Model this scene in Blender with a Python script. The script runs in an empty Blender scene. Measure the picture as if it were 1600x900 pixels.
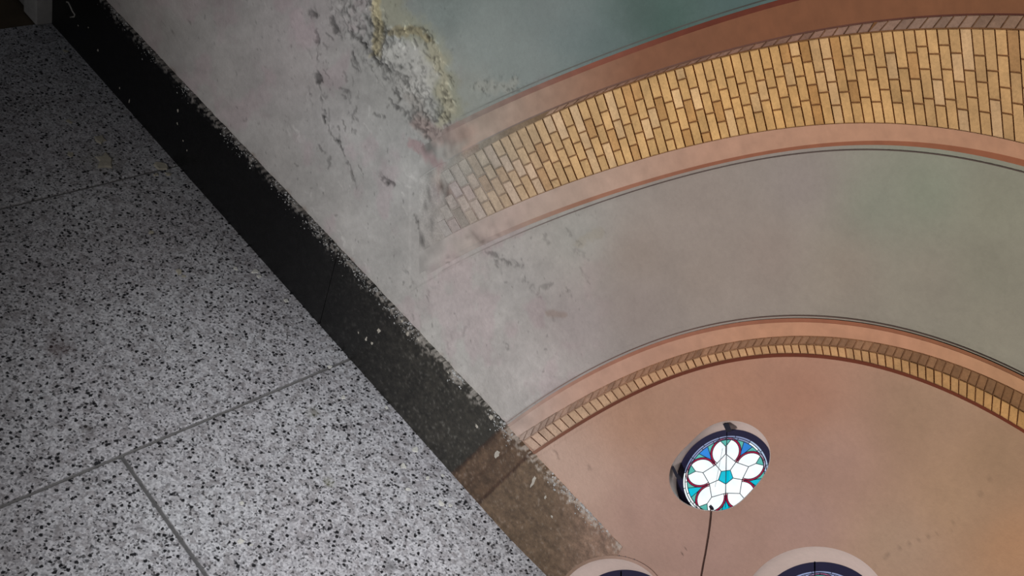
import bpy, bmesh, math, random
import numpy as np
from mathutils import Matrix, Vector

random.seed(7); RNG = np.random.default_rng(7)
S = bpy.context.scene
COL = bpy.context.collection

# ------------------------------------------------------------------ camera
H = 1.6                                   # camera height over the floor
FOC = 1658.77                             # focal length in pixels of the 1600 x 900 frame
MW = np.array([[0.65179236, 0.63467672, -0.41515322],      # world X,Y,Z in camera axes (right, down, forward)
               [0.70095360, -0.29537468, 0.64916705],
               [0.28938546, -0.71412526, -0.63740188]])
DW = 0.71609528 * H                       # distance from the camera to the skirting face
SK_H = 0.13193 * H                        # skirting height
SK_T = 0.010                              # skirting stands this proud of the plaster
WY = DW + SK_T                            # plaster plane
cam = bpy.data.cameras.new('camera'); co = bpy.data.objects.new('camera', cam); COL.objects.link(co)
cam.sensor_width = 36; cam.lens = 36 * FOC / 1600; cam.clip_start = 0.02
r, d, f = MW[:, 0], MW[:, 1], MW[:, 2]
co.matrix_world = Matrix(((r[0], -d[0], -f[0], 0), (r[1], -d[1], -f[1], 0), (r[2], -d[2], -f[2], H), (0, 0, 0, 1)))
S.camera = co

# ------------------------------------------------------------------ world, lamps, exposure
S.view_settings.view_transform = 'Standard'; S.view_settings.look = 'None'
S.view_settings.gamma = 1; S.view_settings.use_curve_mapping = False
S.view_settings.exposure = 0.0
w = bpy.data.worlds.new('world'); S.world = w; w.use_nodes = True
w.node_tree.nodes['Background'].inputs[0].default_value = (0.80, 0.84, 0.90, 1)
w.node_tree.nodes['Background'].inputs[1].default_value = 0.06

def lamp(name, kind, loc, target, power, color, **kw):
    l = bpy.data.lights.new(name, kind); l.energy = power; l.color = color
    for k, v in kw.items(): setattr(l, k, v)
    o = bpy.data.objects.new(name, l); COL.objects.link(o); o.location = loc
    o.rotation_euler = (Vector(target) - Vector(loc)).to_track_quat('-Z', 'Y').to_euler()
    return o
lamp('wall_fill_spot', 'SPOT', (-0.24, -1.41, 1.26), (-0.30, 1.16, 0.92), 181, (1.0, 0.972, 0.945),
     shadow_soft_size=0.12, spot_size=math.radians(83), spot_blend=1.0)  # added unseen spot behind the camera, shaped for the wall's light falloff
lamp('floor_fill_spot', 'SPOT', (0.02, 0.80, 1.18), (-0.72, 0.83, 0.0), 54, (0.93, 0.97, 1.0),
     shadow_soft_size=0.06, spot_size=math.radians(46.6), spot_blend=1.0)  # added unseen spot beside the frame, brightens the front of the floor

# ------------------------------------------------------------------ maths helpers
def ray(px, py):
    px = np.asarray(px, float); py = np.asarray(py, float)
    c = np.stack(np.broadcast_arrays(px - 800, py - 450, np.full_like(px, FOC)), -1)
    return c @ MW.T
def W(px, py, off=0.0):                   # a point of the wall, standing off metres proud of the plaster
    q = ray(px, py); t = (WY - np.asarray(off, float)) / q[..., 1]
    return q * t[..., None] + np.array([0, 0, H])
def F(px, py, z=0.0):                     # a point of the floor
    q = ray(px, py); t = (z - H) / q[..., 2]
    return q * t[..., None] + np.array([0, 0, H])
def P(p):                                 # where a world point shows in the photograph
    q = (np.asarray(p, float) - np.array([0, 0, H])) @ MW
    return 800 + FOC * q[..., 0] / q[..., 2], 450 + FOC * q[..., 1] / q[..., 2]
def lin(c):
    c = np.asarray(c, float) / 255
    return np.where(c <= 0.04045, c / 12.92, ((c + 0.055) / 1.055) ** 2.4)
def sstep(a, b, x):
    t = np.clip((x - a) / (b - a), 0, 1); return t * t * (3 - 2 * t)
def vnoise(x, y, seed=0):
    xi = np.floor(x).astype(np.int64); yi = np.floor(y).astype(np.int64); fx = x - xi; fy = y - yi
    def h(a, b):
        n = (a * 374761393 + b * 668265263 + seed * 974634777) & 0xffffffff
        n = ((n ^ (n >> 13)) * 1274126177) & 0xffffffff
        return ((n ^ (n >> 16)) & 0xffff) / 65535.0
    fx = fx * fx * (3 - 2 * fx); fy = fy * fy * (3 - 2 * fy)
    return (h(xi, yi) * (1 - fx) + h(xi + 1, yi) * fx) * (1 - fy) + (h(xi, yi + 1) * (1 - fx) + h(xi + 1, yi + 1) * fx) * fy
def fbm(x, y, o=4, seed=0):
    s = 0; a = 0.5; t = 0
    for k in range(o): s = s + a * vnoise(x * 2 ** k, y * 2 ** k, seed + k); t += a; a *= 0.5
    return s / t
ALB = 1.45                                # paint albedo = displayed linear colour x this
def paint(c): return np.minimum(lin(c) * ALB, 0.88)

# ------------------------------------------------------------------ materials
def newmat(name):
    m = bpy.data.materials.new(name); m.use_nodes = True
    return m, m.node_tree, m.node_tree.nodes['Principled BSDF']
def nd(nt, typ, **kw):
    n = nt.nodes.new(typ)
    for k, v in kw.items(): setattr(n, k, v)
    return n
def mixc(nt, fac, a, b, blend='MIX'):
    n = nd(nt, 'ShaderNodeMix', data_type='RGBA', blend_type=blend)
    for sock, v in ((0, fac), (6, a), (7, b)):
        if hasattr(v, 'is_linked'): nt.links.new(v, n.inputs[sock])
        else: n.inputs[sock].default_value = v if sock == 0 else (*v[:3], 1)
    return n.outputs[2]
def ramp(nt, src, stops):
    n = nd(nt, 'ShaderNodeValToRGB'); nt.links.new(src, n.inputs[0]); e = n.color_ramp.elements
    while len(e) < len(stops): e.new(0.5)
    for k, (p, c) in enumerate(stops):
        e[k].position = p; e[k].color = (*c, 1) if hasattr(c, '__len__') else (c, c, c, 1)
    return n.outputs[0]
def noise(nt, vec, scale, detail=4, rough=0.6):
    n = nd(nt, 'ShaderNodeTexNoise'); n.inputs['Scale'].default_value = scale
    n.inputs['Detail'].default_value = detail; n.inputs['Roughness'].default_value = rough
    nt.links.new(vec, n.inputs['Vector']); return n.outputs['Fac']
def world_pos(nt): return nd(nt, 'ShaderNodeNewGeometry').outputs['Position']
def painted(name, rough, var, scales, bump, dist, spec=0.3):   # colour from the mesh's own paint layer, broken by noise
    m, nt, b = newmat(name); p = world_pos(nt)
    a = nd(nt, 'ShaderNodeVertexColor', layer_name='Col').outputs['Color']
    n1 = noise(nt, p, scales[0], 5); n2 = noise(nt, p, scales[1], 3, 0.7)
    c = mixc(nt, 1.0, a, ramp(nt, n1, [(0.25, 1 - var), (0.75, 1 + var)]), 'MULTIPLY')
    c = mixc(nt, 1.0, c, ramp(nt, n2, [(0.25, 1 - var * 0.8), (0.75, 1 + var * 0.8)]), 'MULTIPLY')
    nt.links.new(c, b.inputs['Base Color']); b.inputs['Roughness'].default_value = rough
    b.inputs['Specular IOR Level'].default_value = spec
    bp = nd(nt, 'ShaderNodeBump'); bp.inputs['Strength'].default_value = bump; bp.inputs['Distance'].default_value = dist
    nt.links.new(n2, bp.inputs['Height']); nt.links.new(bp.outputs[0], b.inputs['Normal'])
    return m
M_WALL = painted('worn_wall_plaster', 0.9, 0.06, (9, 170), 0.5, 0.002)
M_PAINT = painted('smooth_wall_paint', 0.85, 0.05, (12, 120), 0.2, 0.001)
M_BRICK = painted('yellow_brick', 0.9, 0.20, (45, 260), 0.55, 0.002)
M_SKIRT = painted('black_polished_stone', 0.42, 0.35, (60, 420), 0.25, 0.001, 0.35)
M_CRUMB = painted('chalky_plaster_crumb', 0.95, 0.15, (80, 400), 0.3, 0.001)
def plain(name, c, rough=0.7, metal=0.0, var=0.12, scale=60):
    m, nt, b = newmat(name); n = noise(nt, world_pos(nt), scale)
    c = np.asarray(c, float)
    nt.links.new(ramp(nt, n, [(0.25, tuple(c * (1 - var))), (0.75, tuple(np.minimum(c * (1 + var), 1)))]), b.inputs['Base Color'])
    b.inputs['Roughness'].default_value = rough; b.inputs['Metallic'].default_value = metal
    return m
M_IRON = plain('dark_iron', lin((22, 22, 40)), 0.55, 0.0)
M_FRAME = plain('navy_window_frame', lin((30, 28, 62)), 0.5)
M_LEAD = plain('lead_came', lin((38, 42, 62)), 0.5)
M_GROUT = plain('grey_grout', lin((104, 102, 102)), 0.95, 0, 0.25, 90)
M_CASING = plain('white_door_paint', lin((205, 200, 195)), 0.6)
M_DOOR = plain('grey_door_paint', lin((176, 170, 165)), 0.6)
M_DARKFLOOR = plain('brown_floor_boards', lin((80, 66, 48)), 0.7, 0, 0.3, 14)
M_CABLE = plain('brown_cable_sheath', lin((84, 58, 50)), 0.6)
def glass(name, c, e):
    m, nt, b = newmat(name); n = noise(nt, world_pos(nt), 30)
    c = lin(c); k = ramp(nt, n, [(0.3, tuple(c * 0.86)), (0.7, tuple(np.minimum(c * 1.08, 1)))])
    b.inputs['Base Color'].default_value = (*(c * 0.12), 1); nt.links.new(k, b.inputs['Emission Color'])
    b.inputs['Emission Strength'].default_value = e; b.inputs['Roughness'].default_value = 0.15
    return m
G = dict(white=glass('milky_daylit_glass', (238, 246, 251), 1.08), pale=glass('pale_blue_daylit_glass', (178, 200, 228), 0.9),
         cyan=glass('cyan_daylit_glass', (0, 186, 210), 1.0), teal=glass('teal_daylit_glass', (92, 184, 174), 0.95),
         blue=glass('blue_daylit_glass', (44, 132, 216), 0.95), red=glass('crimson_daylit_glass', (165, 22, 66), 0.9),
         ring=glass('lavender_daylit_glass', (152, 164, 205), 0.75))

def granite():
    m, nt, b = newmat('speckled_grey_granite'); p = world_pos(nt)
    def vor(scale, feature='F1', off=0):
        v = nd(nt, 'ShaderNodeTexVoronoi', feature=feature); v.inputs['Scale'].default_value = scale
        mp = nd(nt, 'ShaderNodeVectorMath', operation='ADD'); mp.inputs[1].default_value = (off, off * 1.7, 0)
        wn = nd(nt, 'ShaderNodeTexNoise'); wn.inputs['Scale'].default_value = scale * 1.3; wn.inputs['Detail'].default_value = 2
        nt.links.new(p, wn.inputs['Vector'])
        sc = nd(nt, 'ShaderNodeVectorMath', operation='SCALE'); nt.links.new(wn.outputs['Color'], sc.inputs[0]); sc.inputs['Scale'].default_value = 0.9 / scale
        nt.links.new(p, mp.inputs[0]); ad = nd(nt, 'ShaderNodeVectorMath', operation='ADD')
        nt.links.new(mp.outputs[0], ad.inputs[0]); nt.links.new(sc.outputs[0], ad.inputs[1]); nt.links.new(ad.outputs[0], v.inputs['Vector'])
        return v
    def cells(v):
        s = nd(nt, 'ShaderNodeSeparateColor'); nt.links.new(v.outputs['Color'], s.inputs[0]); return s.outputs[0]
    big = noise(nt, p, 5, 3)
    v1 = vor(150); v2 = vor(300, off=3.1); v3 = vor(95, off=7.7)
    base = ramp(nt, cells(v2), [(0.0, lin((136, 136, 140))), (0.4, lin((172, 172, 176))), (1.0, lin((202, 202, 206)))])
    base = mixc(nt, ramp(nt, cells(v3), [(0.5, 0.0), (0.9, 0.45)]), base, lin((112, 106, 106)))
    blk = nd(nt, 'ShaderNodeMath', operation='MULTIPLY')
    nt.links.new(ramp(nt, cells(v1), [(0.105, 1.0), (0.14, 0.0)]), blk.inputs[0])
    nt.links.new(ramp(nt, v1.outputs['Distance'], [(0.42, 1.0), (0.62, 0.0)]), blk.inputs[1])
    base = mixc(nt, blk.outputs[0], base, lin((28, 28, 32)))
    v4 = vor(290, off=11.3); base = mixc(nt, ramp(nt, cells(v4), [(0.09, 0.8), (0.13, 0.0)]), base, lin((44, 43, 46)))
    base = mixc(nt, 1.0, base, ramp(nt, big, [(0.3, (0.90, 0.87, 0.88)), (0.7, (1.06, 1.06, 1.06))]), 'MULTIPLY')
    for (px, py, rad, c, k) in ((95, 545, 0.030, (70, 44, 40), 0.75), (140, 672, 0.022, (70, 64, 62), 0.6), (610, 885, 0.016, (20, 20, 24), 0.8),
                                (85, 530, 0.02, (64, 44, 40), 0.5), (90, 660, 0.016, (74, 66, 66), 0.5), (490, 645, 0.018, (110, 108, 88), 0.5),
                                (513, 754, 0.015, (112, 112, 80), 0.5), (160, 250, 0.06, (112, 108, 84), 0.35)):
        q = F(np.array(px), np.array(py))
        dn = nd(nt, 'ShaderNodeVectorMath', operation='DISTANCE'); nt.links.new(p, dn.inputs[0]); dn.inputs[1].default_value = tuple(q)
        wob = nd(nt, 'ShaderNodeMath', operation='MULTIPLY_ADD'); nt.links.new(noise(nt, p, 50), wob.inputs[0])
        wob.inputs[1].default_value = rad * 1.4; nt.links.new(dn.outputs['Value'], wob.inputs[2])
        mr = nd(nt, 'ShaderNodeMapRange'); nt.links.new(wob.outputs[0], mr.inputs[0])
        for i_, v_ in ((1, rad * 0.7), (2, rad * 1.7), (3, k), (4, 0.0)): mr.inputs[i_].default_value = v_
        base = mixc(nt, mr.outputs[0], base, lin(c))
    nt.links.new(base, b.inputs['Base Color']); b.inputs['Roughness'].default_value = 0.55; b.inputs['Specular IOR Level'].default_value = 0.3
    bp = nd(nt, 'ShaderNodeBump'); bp.inputs['Strength'].default_value = 0.15; bp.inputs['Distance'].default_value = 0.001
    nt.links.new(noise(nt, p, 300), bp.inputs['Height']); nt.links.new(bp.outputs[0], b.inputs['Normal'])
    return m
M_GRANITE = granite()

# ------------------------------------------------------------------ mesh helpers
def mesh(name, v, faces, mat, parent=None, col=None, smooth=False):
    me = bpy.data.meshes.new(name); me.from_pydata([tuple(map(float, p)) for p in v], [], [tuple(map(int, q)) for q in faces])
    if col is not None:
        a = me.color_attributes.new('Col', 'FLOAT_COLOR', 'POINT')
        c = np.ones((len(v), 4)); c[:, :3] = col; a.data.foreach_set('color', c.ravel())
    me.materials.append(mat)
    if smooth: me.shade_smooth()
    me.update(); o = bpy.data.objects.new(name, me); COL.objects.link(o)
    if parent: o.parent = parent
    return o
def tag(o, label=None, cat=None, group=None, kind=None):
    for k, v in (('label', label), ('category', cat), ('group', group), ('kind', kind)):
        if v: o[k] = v
    return o
def empty(name, loc=(0, 0, 0)):
    o = bpy.data.objects.new(name, None); COL.objects.link(o); o.location = loc; o.empty_display_size = 0.05; return o
def child_of(o, p):                      # keep world place
    o.parent = p; o.matrix_parent_inverse = Matrix.Translation(-Vector(p.location)); return o
def box(name, lo, hi, mat, parent=None, bevel=0.0):
    bm = bmesh.new(); bmesh.ops.create_cube(bm, size=1)
    for v in bm.verts:
        v.co = Vector([(lo[k] + hi[k]) / 2 + v.co[k] * (hi[k] - lo[k]) for k in range(3)])
    if bevel: bmesh.ops.bevel(bm, geom=bm.edges[:], offset=bevel, segments=2, affect='EDGES', profile=0.5)
    me = bpy.data.meshes.new(name); bm.to_mesh(me); bm.free(); me.materials.append(mat)
    o = bpy.data.objects.new(name, me); COL.objects.link(o)
    if parent: o.parent = parent
    return o
def grid_faces(n, m):
    i = np.arange(n - 1)[:, None] * m + np.arange(m - 1)[None, :]
    return np.stack([i, i + m, i + m + 1, i + 1], -1).reshape(-1, 4)
def spline(pts, deg=5):
    a = np.array(pts, float); s = lambda x: (np.asarray(x, float) - 1200) / 500
    c = np.polyfit(s(a[:, 0]), a[:, 1], deg); return lambda x: np.polyval(c, s(x))

# ------------------------------------------------------------------ lines of the two arches, measured on the wall
XS = [640, 735, 800, 867, 933, 1000, 1067, 1133, 1200, 1267, 1333, 1400, 1467, 1533, 1600, 1740]
def up(*y): return spline(list(zip(XS, y)))
U4 = up(288, 232, 197, 168, 142, 119, 99, 80, 63, 49.5, 38, 29.5, 25, 23, 23, 30)
U5 = up(300, 243, 206, 176, 149, 125, 106, 88, 73, 62, 53, 47, 45, 45, 46.5, 56)
U3 = up(240, 190, 158, 130, 105, 80, 55, 33, 13, -4, -18, -30, -38, -43, -45, -42)
U6 = up(405, 351, 321, 296, 271, 249, 232, 217, 204, 196, 193, 194, 200, 210, 224, 265)
U7 = up(437, 385, 355, 328, 304, 284, 266, 249, 235, 226, 221, 220, 225, 235, 250, 292)
U8 = up(446, 393, 363, 335, 310, 290, 272, 255, 240, 232, 227, 227, 233, 245, 260, 303)
U9 = up(453, 400, 370, 342, 317, 295, 277, 261, 246, 238, 234, 235, 242, 254, 269, 313)
def onward(g, ref, slope, bend):       # past the last measured place the arch runs on along its reference line
    def h(x):
        x = np.asarray(x, float); e = np.maximum(x - 1690, 0); r0 = ref(1690.0)
        return np.where(x <= 1690, g(np.minimum(x, 1690)), r0 + slope * e + bend * e * e + (g(1690.0) - r0) * (1 + e / 2600))
    return h
_r = U5; U3, U4, U6, U7, U8, U9, U5 = [onward(g, _r, .062, .00026) for g in (U3, U4, U6, U7, U8, U9, U5)]
U2 = lambda x: U3(x) - 9
U1 = lambda x: U3(x) - 16
L1 = spline([(740, 700), (787, 664), (800, 655), (877, 600), (933, 570), (1000, 540), (1067, 518), (1133, 503), (1200, 494), (1267, 493), (1333, 497), (1400, 510), (1467, 530), (1533, 552), (1597, 583), (1740, 668)])
L3 = spline([(740, 727), (813, 680), (867, 646), (933, 607), (1000, 577), (1067, 553), (1133, 538), (1200, 527), (1267, 524), (1333, 529), (1400, 542), (1467, 560), (1533, 583), (1570, 600), (1600, 617), (1740, 705)])
L4 = spline([(740, 743), (833, 680), (900, 638), (967, 603), (1000, 589), (1067, 567), (1133, 550), (1200, 538), (1267, 537), (1333, 545), (1400, 561), (1467, 580), (1517, 598), (1567, 624), (1600, 646), (1740, 743)])
L5 = spline([(740, 768), (827, 712), (867, 685), (933, 640), (1000, 606), (1067, 582), (1133, 565), (1200, 553), (1267, 553), (1333, 562), (1400, 579), (1467, 600), (1533, 633), (1600, 673), (1740, 775)])
_r = L4; L1, L3, L5, L4 = [onward(g, _r, .66, .00045) for g in (L1, L3, L5, L4)]
L2a = lambda x: L1(x) + 5
L2b = lambda x: L1(x) + 11
L6 = lambda x: L5(x) + 5.5
sk_top = lambda x: (x - 157) / 0.938     # skirting's upper edge
def fade(px, py): return 1 - sstep(640, 930, px + 40 * (fbm(px / 25, py / 25, 4, 5) - 0.5))

# ------------------------------------------------------------------ colours of the wall's paint
PLASTER = [(60, -100, 160, 154, 150), (200, 40, 160, 155, 151), (330, 150, 160, 156, 154), (450, 120, 158, 153, 153), (440, 250, 158, 155, 153), (520, 200, 160, 158, 158),
           (520, 320, 158, 156, 154), (600, 300, 158, 158, 157), (620, 400, 158, 157, 155), (620, 220, 158, 159, 158), (480, 30, 150, 145, 146),
           (650, 130, 164, 163, 160), (690, 480, 162, 160, 157), (720, 560, 160, 158, 155), (700, 400, 160, 155, 152)]
TOP = PLASTER + [(540, -120, 150, 148, 142), (700, 20, 114, 124, 122), (760, 80, 127, 135, 133), (900, 50, 106, 117, 117), (1000, 20, 72, 87, 83), (1040, 30, 66, 86, 80), (730, 140, 134, 138, 132),
        (820, 100, 122, 130, 128), (1150, -20, 74, 92, 90), (1300, -80, 84, 100, 98), (1600, -120, 84, 100, 98), (800, -60, 108, 118, 116), (860, 20, 112, 120, 119), (940, 60, 92, 106, 105)]
MID = PLASTER + [(800, 450, 157, 154, 152), (800, 570, 154, 149, 147), (900, 370, 150, 148, 143), (900, 500, 143, 134, 133), (1000, 400, 137, 125, 117), (1000, 480, 137, 126, 121), (1100, 430, 138, 126, 118),
       (1200, 400, 139, 126, 118), (1250, 290, 137, 127, 122), (1370, 320, 126, 127, 114), (1450, 300, 122, 125, 110), (1560, 320, 124, 122, 107), (1550, 420, 124, 120, 106), (1320, 420, 136, 125, 114),
       (1450, 440, 130, 123, 111), (1560, 530, 130, 124, 110), (1700, 500, 126, 120, 106), (760, 620, 154, 150, 147), (1100, 320, 137, 126, 119)]
LOW = [(820, 740, 164, 142, 130), (900, 760, 165, 139, 126), (1000, 650, 156, 121, 101), (1000, 800, 158, 128, 117), (1150, 610, 158, 118, 98), (1250, 620, 158, 117, 98), (1300, 720, 152, 121, 108), (1450, 650, 149, 120, 98),
       (1560, 720, 142, 114, 90), (1590, 850, 162, 123, 93), (1400, 850, 158, 131, 111), (1250, 820, 156, 126, 116), (1700, 800, 160, 122, 92), (930, 860, 156, 130, 118), (1100, 870, 157, 127, 117), (1500, 780, 156, 126, 101), (1000, 1050, 150, 124, 114), (1500, 1100, 154, 124, 104)]
def idw(pts, px, py, pw=2.6):
    num = np.zeros((len(px), 3)); den = np.zeros(len(px))
    for (x, y, *c) in pts:
        k = 1 / (((px - x) ** 2 + (py - y) ** 2 + 900) ** (pw / 2)); den += k; num += k[:, None] * np.array(c)
    return num / den[:, None]
def dpoly(px, py, pts):
    d = np.full(px.shape, 1e9)
    for (x0, y0), (x1, y1) in zip(pts[:-1], pts[1:]):
        vx, vy = x1 - x0, y1 - y0; t = np.clip(((px - x0) * vx + (py - y0) * vy) / (vx * vx + vy * vy + 1e-9), 0, 1)
        d = np.minimum(d, np.hypot(px - x0 - t * vx, py - y0 - t * vy))
    return d
# cracks and spalls: width in photo pixels, depth (m), darkness, points
CR = [(2.0, .0015, .35, [(493, 45), (498, 100), (495, 125), (503, 160), (508, 190), (523, 217), (533, 230), (540, 253), (552, 277), (553, 295)]),
      (4.5, .0025, .5, [(484, 20), (492, 25)]), (4.5, .0025, .5, [(517, 28), (523, 50)]), (4.5, .0025, .5, [(494, 118), (497, 128)]), (3, .002, .55, [(505, 172), (509, 190)]), (3, .002, .55, [(524, 217), (533, 230)]),
      (2.5, .0025, .45, [(538, 0), (553, 50), (577, 80), (593, 100), (613, 113), (633, 127), (653, 157), (667, 180), (663, 203)]),
      (5.5, .003, .38, [(608, 106), (622, 116), (640, 128)]), (3, .0025, .45, [(573, 0), (583, 20), (590, 50), (580, 80), (592, 100)]),
      (2.5, .0025, .4, [(600, 50), (633, 48), (653, 40), (673, 57), (680, 87), (690, 123), (697, 143), (687, 180)]),
      (2.2, .0025, .4, [(653, 120), (667, 147), (677, 173), (683, 187)]), (3.5, .0025, .4, [(620, 167), (640, 180), (653, 200), (667, 213), (683, 233)]),
      (2.5, .002, .4, [(587, 177), (600, 182)]), (3.0, .0025, .45, [(590, 270), (600, 283), (610, 288)]), (4, .003, .45, [(604, 285), (611, 289)]),
      (3.0, .003, .55, [(650, 337), (654, 352), (655, 363), (662, 385)]), (1.5, .001, .3, [(662, 385), (672, 389)]), (3.5, .0025, .45, [(667, 296), (676, 312)]), (4, .0025, .4, [(683, 287), (699, 304), (702, 325)]),
      (4, .002, .4, [(737, 364), (753, 377)]), (3, .0015, .3, [(757, 363), (780, 366)]), (6, .002, .36, [(757, 391), (776, 405), (795, 413), (813, 415)]), (3, .0015, .33, [(776, 411), (783, 425)]),
      (3, .001, .28, [(800, 408), (818, 418)]), (6, .0015, .2, [(820, 440), (843, 462)]), (4, .0015, .22, [(845, 450), (862, 445)]), (2, .001, .18, [(883, 357), (907, 383)]), (6, .001, .14, [(898, 392), (922, 404)]), (3, .001, .18, [(851, 368), (856, 380)]),
      (2, .001, .18, [(905, 420), (925, 450)]), (3, .0015, .22, [(885, 453), (892, 462)]), (2, .001, .2, [(630, 415), (654, 455)]), (2, .001, .25, [(664, 462), (668, 470)]), (2.5, .001, .25, [(787, 535), (796, 545)]), (2.5, .0015, .28, [(845, 640), (850, 655)]),
      (1.2, .0005, .16, [(1366, 885), (1383, 870), (1400, 858), (1415, 852), (1432, 846), (1463, 833)]), (1.2, .0005, .14, [(1486, 830), (1490, 815), (1497, 808)]), (1.2, .0005, .12, [(1530, 775), (1540, 760), (1550, 740)]),
      (2.5, .001, .18, [(866, 704), (873, 715)]), (3, .0005, .15, [(914, 725), (922, 733)]), (1.6, .0005, .6, [(1066, 866), (1067, 867)]), (1.2, .0005, .5, [(1070, 856), (1071, 857)])]
def wall_look(px, py):                    # colour and relief of the wall at photo places
    e1 = fbm(px / 18, py / 18, 4, 11) - 0.5; e2 = fbm(px / 6, py / 6, 3, 21) - 0.5; e3 = fbm(px / 70, py / 70, 4, 31) - 0.5
    qx, qy = px + 14 * e1 + 8 * e2, py + 14 * (fbm(px / 18, py / 18, 4, 41) - 0.5) + 8 * (fbm(px / 6, py / 6, 3, 51) - 0.5)
    cm = idw(MID, px, py); ct = idw(TOP, px + 30 * e1, py); cl = idw(LOW, px, py)
    cx = np.clip(px, 600, 1960)
    k = sstep(-6, 6, py - (U4(cx) + U6(cx)) / 2) * sstep(560, 720, px) + (1 - sstep(560, 720, px)) * sstep(240, 330, py)
    c = ct * (1 - k[:, None]) + cm * k[:, None]
    kl = sstep(-4, 4, py - L4(np.clip(px, 740, 1960))) * sstep(735, 775, px)
    c = c * (1 - kl[:, None]) + cl * kl[:, None]
    sound = sstep(700, 735, px + 20 * e1) * (1 - sstep(-8, 0, py - U1(cx)))
    rough = sstep(1010, 820, px + 60 * e1) * (1 - kl) * (1 - 0.9 * sound)      # battered on the left, sound on the right
    # blotches
    c = c * (1 + (0.16 * e3 + 0.10 * e1 + 0.06 * e2) * (0.35 + 0.65 * rough))[:, None]
    pk = sstep(0.05, 0.2, fbm(px / 40, py / 60, 4, 61) - 0.5) * rough * 0.5
    c = c * (1 - pk[:, None]) + c * np.array([1.02, 0.95, 0.98]) * pk[:, None]
    def stain(pts, rad, col, kk, wob=1.0):
        nonlocal c
        d = dpoly(px + wob * 22 * e1, py + wob * 22 * (fbm(px / 18, py / 18, 4, 41) - 0.5) + wob * 10 * e2, pts)
        m = (1 - sstep(rad * 0.35, rad, d)) * kk; c = c * (1 - m[:, None]) + np.array(col) * m[:, None]
    stain([(600, -40), (612, 25), (640, 40), (668, 62), (690, 120), (704, 172)], 30, (138, 137, 114), 0.5)
    stain([(580, -30), (588, 20), (592, 55), (586, 85)], 13, (162, 150, 112), 0.62)
    stain([(676, 70), (690, 120), (700, 170), (690, 190)], 13, (158, 153, 132), 0.55)
    stain([(610, 52), (650, 47), (668, 60)], 8, (130, 118, 88), 0.5)
    stain([(610, 85), (650, 80), (668, 120), (650, 150)], 22, (172, 172, 168), 0.6)
    stain([(655, 190), (690, 215), (730, 205)], 20, (142, 124, 120), 0.65); stain([(640, 225), (670, 240), (690, 260)], 10, (150, 128, 130), 0.7)
    stain([(720, 240), (745, 232)], 10, (150, 130, 122), 0.6); stain([(683, 285), (700, 300)], 12, (150, 132, 126), 0.55)
    stain([(750, 135), (800, 132)], 15, (138, 140, 134), 0.75); stain([(640, 155), (665, 180)], 14, (128, 124, 120), 0.45)
    stain([(857, 490), (883, 492)], 7, (134, 120, 114), 0.7, 0.4); stain([(905, 380), (935, 368)], 12, (140, 132, 118), 0.35)
    # brown shade of the old skirting colour running on to the plaster past the slab's end
    m = sstep(-14, 10, py - sk_top(px) - 26 * e1 - 14 * e2) * sstep(0.0, 1.0, (1010 - px) / 130) * 0.7
    c = c * (1 - m[:, None]) + np.array([112, 92, 77]) * m[:, None]
    d = rough * (0.0016 * e1 + 0.0010 * e2 + 0.0012 * e3)
    # rubble where the render has come away
    rub = (1 - sstep(10, 45, dpoly(px, py, [(545, 0), (590, 85), (640, 110), (668, 185), (690, 215)]))) + (1 - sstep(6, 20, dpoly(px, py, [(748, 138), (800, 130)])))
    e4 = fbm(px / 4.0, py / 5.0, 3, 71) - 0.5
    d = d + rub * (0.004 * e2 + 0.003 * e4)
    pit = sstep(0.14, 0.24, -e4) * np.clip(rub, 0, 1) * 0.22; c = c * (1 - pit[:, None]); d = d - 0.002 * pit
    for (wd, dep, dark, pts) in CR:
        lo = np.min(pts, 0) - 30; hi = np.max(pts, 0) + 30
        s = np.where((px > lo[0]) & (px < hi[0]) & (py > lo[1]) & (py < hi[1]))[0]
        if not len(s): continue
        j = 0.2 if px[s].mean() > 1000 else 1.0
        dd = dpoly(px[s] + j * (7 * e1[s] + 9 * e2[s]), py[s] + j * (7 * e3[s] + 9 * e4[s]), pts)
        m = 1 - sstep(wd * 0.35, wd * 1.15, dd * (0.75 + 1.3 * np.abs(e4[s] + 0.1)))
        if wd < 4 and j > .5: m = m * (0.25 + 0.75 * sstep(0.38, 0.56, fbm(px[s] / 8, py[s] / 8, 3, 141)))
        if wd >= 5 and j > .5: m = m * sstep(-0.02, 0.10, e4[s] + 0.5 * e2[s])
        d[s] -= m * dep; c[s] *= (1 - m * dark * 0.66)[:, None]
    # short strokes of split and scuffed plaster, dark and pale
    rs = np.random.default_rng(12)
    for k_ in range(470):
        if k_ < 190:
            t_ = rs.random(); x0 = 535 + 150 * t_ + rs.normal(0, 16); y0 = -8 + 215 * t_ + rs.normal(0, 22); dk = rs.uniform(.05, .24)
        elif k_ >= 330:
            pl_ = [(573, -5), (584, 20), (590, 50), (584, 85)] if k_ < 380 else ([(600, 50), (633, 48), (660, 44), (680, 87)] if k_ < 425 else [(680, 87), (692, 123), (697, 150), (690, 185)])
            t_ = rs.random() * 2.999; q0, q1 = pl_[int(t_)], pl_[int(t_) + 1]; t_ %= 1
            x0, y0, dk = q0[0] + (q1[0] - q0[0]) * t_ + rs.normal(0, 6), q0[1] + (q1[1] - q0[1]) * t_ + rs.normal(0, 7), rs.choice([-.16, .12, .25])
        elif k_ < 250: x0, y0, dk = rs.uniform(400, 640), rs.uniform(0, 420), rs.uniform(-.10, -.03)
        elif k_ < 290: x0, y0, dk = rs.uniform(480, 560), rs.uniform(0, 260), rs.uniform(.08, .25)
        else: x0, y0, dk = rs.uniform(640, 930), rs.uniform(330, 560), rs.uniform(-.05, .14)
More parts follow.
